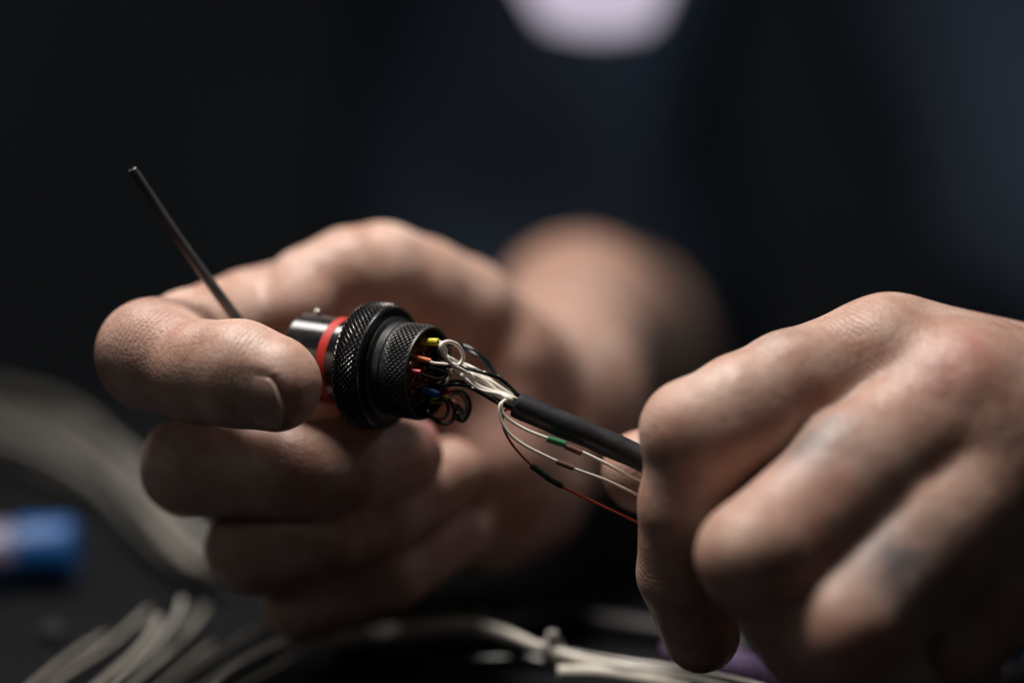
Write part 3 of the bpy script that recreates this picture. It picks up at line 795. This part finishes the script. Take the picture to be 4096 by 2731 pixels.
for i, (pl, r, m, lab) in enumerate([
    ([(180, 2760, 3), (420, 2590, 3), (530, 2500, 6), (600, 2440, 8)], 1.5, W_DIM, 'blurred pale wire at the bottom left, leftmost of the fan'),
    ([(330, 2790, 4), (520, 2640, 5), (600, 2550, 8), (640, 2470, 11)], 2.4, W_DIM, 'blurred pale wire with the thick end in the fan at the bottom left'),
    ([(470, 2790, 3), (640, 2640, 4), (740, 2540, 5), (820, 2430, 6)], 1.6, W_DIM, 'blurred pale wire in the fan at the bottom left, third from the left edge'),
    ([(560, 2800, 3), (740, 2660, 3), (850, 2580, 3)], 1.4, W_DIM, 'blurred short pale wire in the fan, below the thick-ended wire'),
    ([(720, 2800, 4), (900, 2690, 4), (1050, 2610, 5), (1200, 2550, 6)], 2.0, W_DIM, 'blurred pale wire lying rightmost in the bottom left fan'),
    ([(860, 2830, 3), (980, 2740, 3), (1120, 2660, 3), (1180, 2610, 3)], 1.3, W_DIM, 'blurred pale wire cut by the lower edge right of the fan'),
    ([(60, 2790, 2), (260, 2640, 2), (420, 2540, 3)], 1.5, W_DIM, 'blurred dim wire lowest at the left of the fan'),
    ([(400, 2790, 9), (600, 2610, 10), (700, 2480, 12), (730, 2400, 13)], 1.4, W_GREY, 'blurred pale wire rising highest in the middle of the fan'),
    ([(640, 2790, 6), (800, 2670, 7), (960, 2560, 7), (1060, 2500, 7)], 1.5, W_DIM, 'blurred dim wire slanting between the fan and the lower fingers'),
    ([(800, 2790, 7), (960, 2660, 9), (1140, 2580, 9), (1320, 2540, 8)], 1.7, W_GREY, 'blurred pale wire running right from the fan to the tied wires')]):
    v, f = tube(catmull([bench(*q) for q in pl], 10), r * .5, 12)
    tag(link_mesh('wire', v, f, m), lab, 'wire', 'fan of pale wires on the bench')
bundle('wire_bundle', [bench(1180, 2580, 6), bench(1400, 2540, 7), bench(1600, 2520, 9), bench(1760, 2500, 11), bench(1900, 2500, 12), bench(2040, 2535, 12), bench(2180, 2590, 12), bench(2330, 2630, 11), bench(2500, 2660, 11), bench(2700, 2690, 11), bench(3000, 2755, 11), bench(3300, 2850, 11)],
       4, 1.4, 1.0, [W_WHITE, W_WHITE, W_BLACK], 'pale wires arching along the bottom under the cable, held by a tie', 'wire bundle')
tb = bench(2208, 2592, 12)
tt = unit(bench(2330, 2630, 12) - bench(2180, 2590, 12))
v, f = lathe([(-.9, 2.2), (-.9, 2.9), (.9, 2.9), (.9, 2.2)], tb, tt, 24, closed=True)
tie = empty('cable_tie', tb - np.array([0, 0, 3]), 'small cable tie round the pale wire at the bottom centre', 'cable tie')
link_mesh('strap', v, f, W_GREY, tie)
box('lock', tb + np.array([0, -1, 3.2]), (2.2, 2.2, 2.0), W_GREY, tie, bev=.3)
for pl, r, m, lab in [
    ([(1700, 2660, 5), (2000, 2640, 6), (2200, 2650, 6), (2450, 2690, 6), (2700, 2750, 6)], 1.6, W_BLACK, 'black wire beneath the tied pale wire'),
    ([(2230, 2690, 9), (2400, 2690, 9), (2560, 2712, 9), (2760, 2760, 9)], 1.7, W_CREAM, 'pale wire cut by the bottom edge, below the tied wire'),
    ([(2350, 2640, 10), (2560, 2660, 10), (2750, 2695, 10), (3000, 2760, 10)], 1.0, W_RED, 'red wire at the bottom edge beside the purple sleeve'),
    ([(1500, 2640, 3), (1800, 2560, 3), (2200, 2480, 3), (2600, 2520, 3), (3000, 2600, 3)], 3.0, S_BLK, 'dark cable lying behind the tied pale wire'),
    ([(1600, 2480, 5), (1720, 2468, 6), (1850, 2462, 6), (1960, 2475, 4)], 1.2, GREEN_C, 'dull green wire beside the arch of the pale wire')]:
    v, f = tube(catmull([bench(*q) for q in pl], 10), r, 12)
    tag(link_mesh('wire', v, f, m), lab, 'wire')
pp = catmull([bench(2680, 2600, 7), bench(2800, 2630, 7), bench(2950, 2665, 7), bench(3200, 2740, 7)], 40)
v, f = tube(pp, 3.6 + .28 * np.sin(np.arange(len(pp)) * 1.25), 16)
tag(link_mesh('conduit', v, f, PURPLE), 'purple ribbed sleeve under the curled index fingertip', 'sleeve')
# blue tool with pale grip at the left edge
bx = empty('tool', bench(60, 2260, 0), 'blurred blue plastic object with a pale end at the left edge', 'tool')
q = catmull([bench(-220, 2230, 9), bench(-60, 2215, 9), bench(60, 2205, 9)], 6); v, f = tube(q, 7.5, 16); link_mesh('grip', v, f, LILAC, bx)
q = catmull([bench(62, 2205, 9), bench(170, 2200, 9), bench(300, 2200, 9)], 6); v, f = tube(q, 8, 16); link_mesh('cap', v, f, BLUE_P, bx)
q = catmull([bench(-220, 2300, 4), bench(0, 2295, 4), bench(140, 2285, 4)], 6); v, f = tube(q, 4.5, 16); link_mesh('lower_grip', v, f, BLUE_P, bx)
v, f = lathe([(0, .1), (0, 2.6), (2.5, 3.0), (3.5, 2.4), (3.7, .1)], bench(215, 2560, 0), (0, 0, 1), 20)
tag(link_mesh('blur_disc', v, f, ROD), 'small dim round blurred spot on the bench at the bottom left', 'cap')  # added disc standing in for a faint out-of-focus spot of light
v, f = tube(catmull([bench(4040, 2640, 4), bench(4070, 2560, 8), bench(4140, 2500, 9), bench(4300, 2450, 8)], 8), 2.6, 12)
tag(link_mesh('wire', v, f, BLUE_P), 'blue wire end at the right edge under the knuckled hand', 'wire')

for o in scene.objects:
    if '_o' in o: del o['_o']
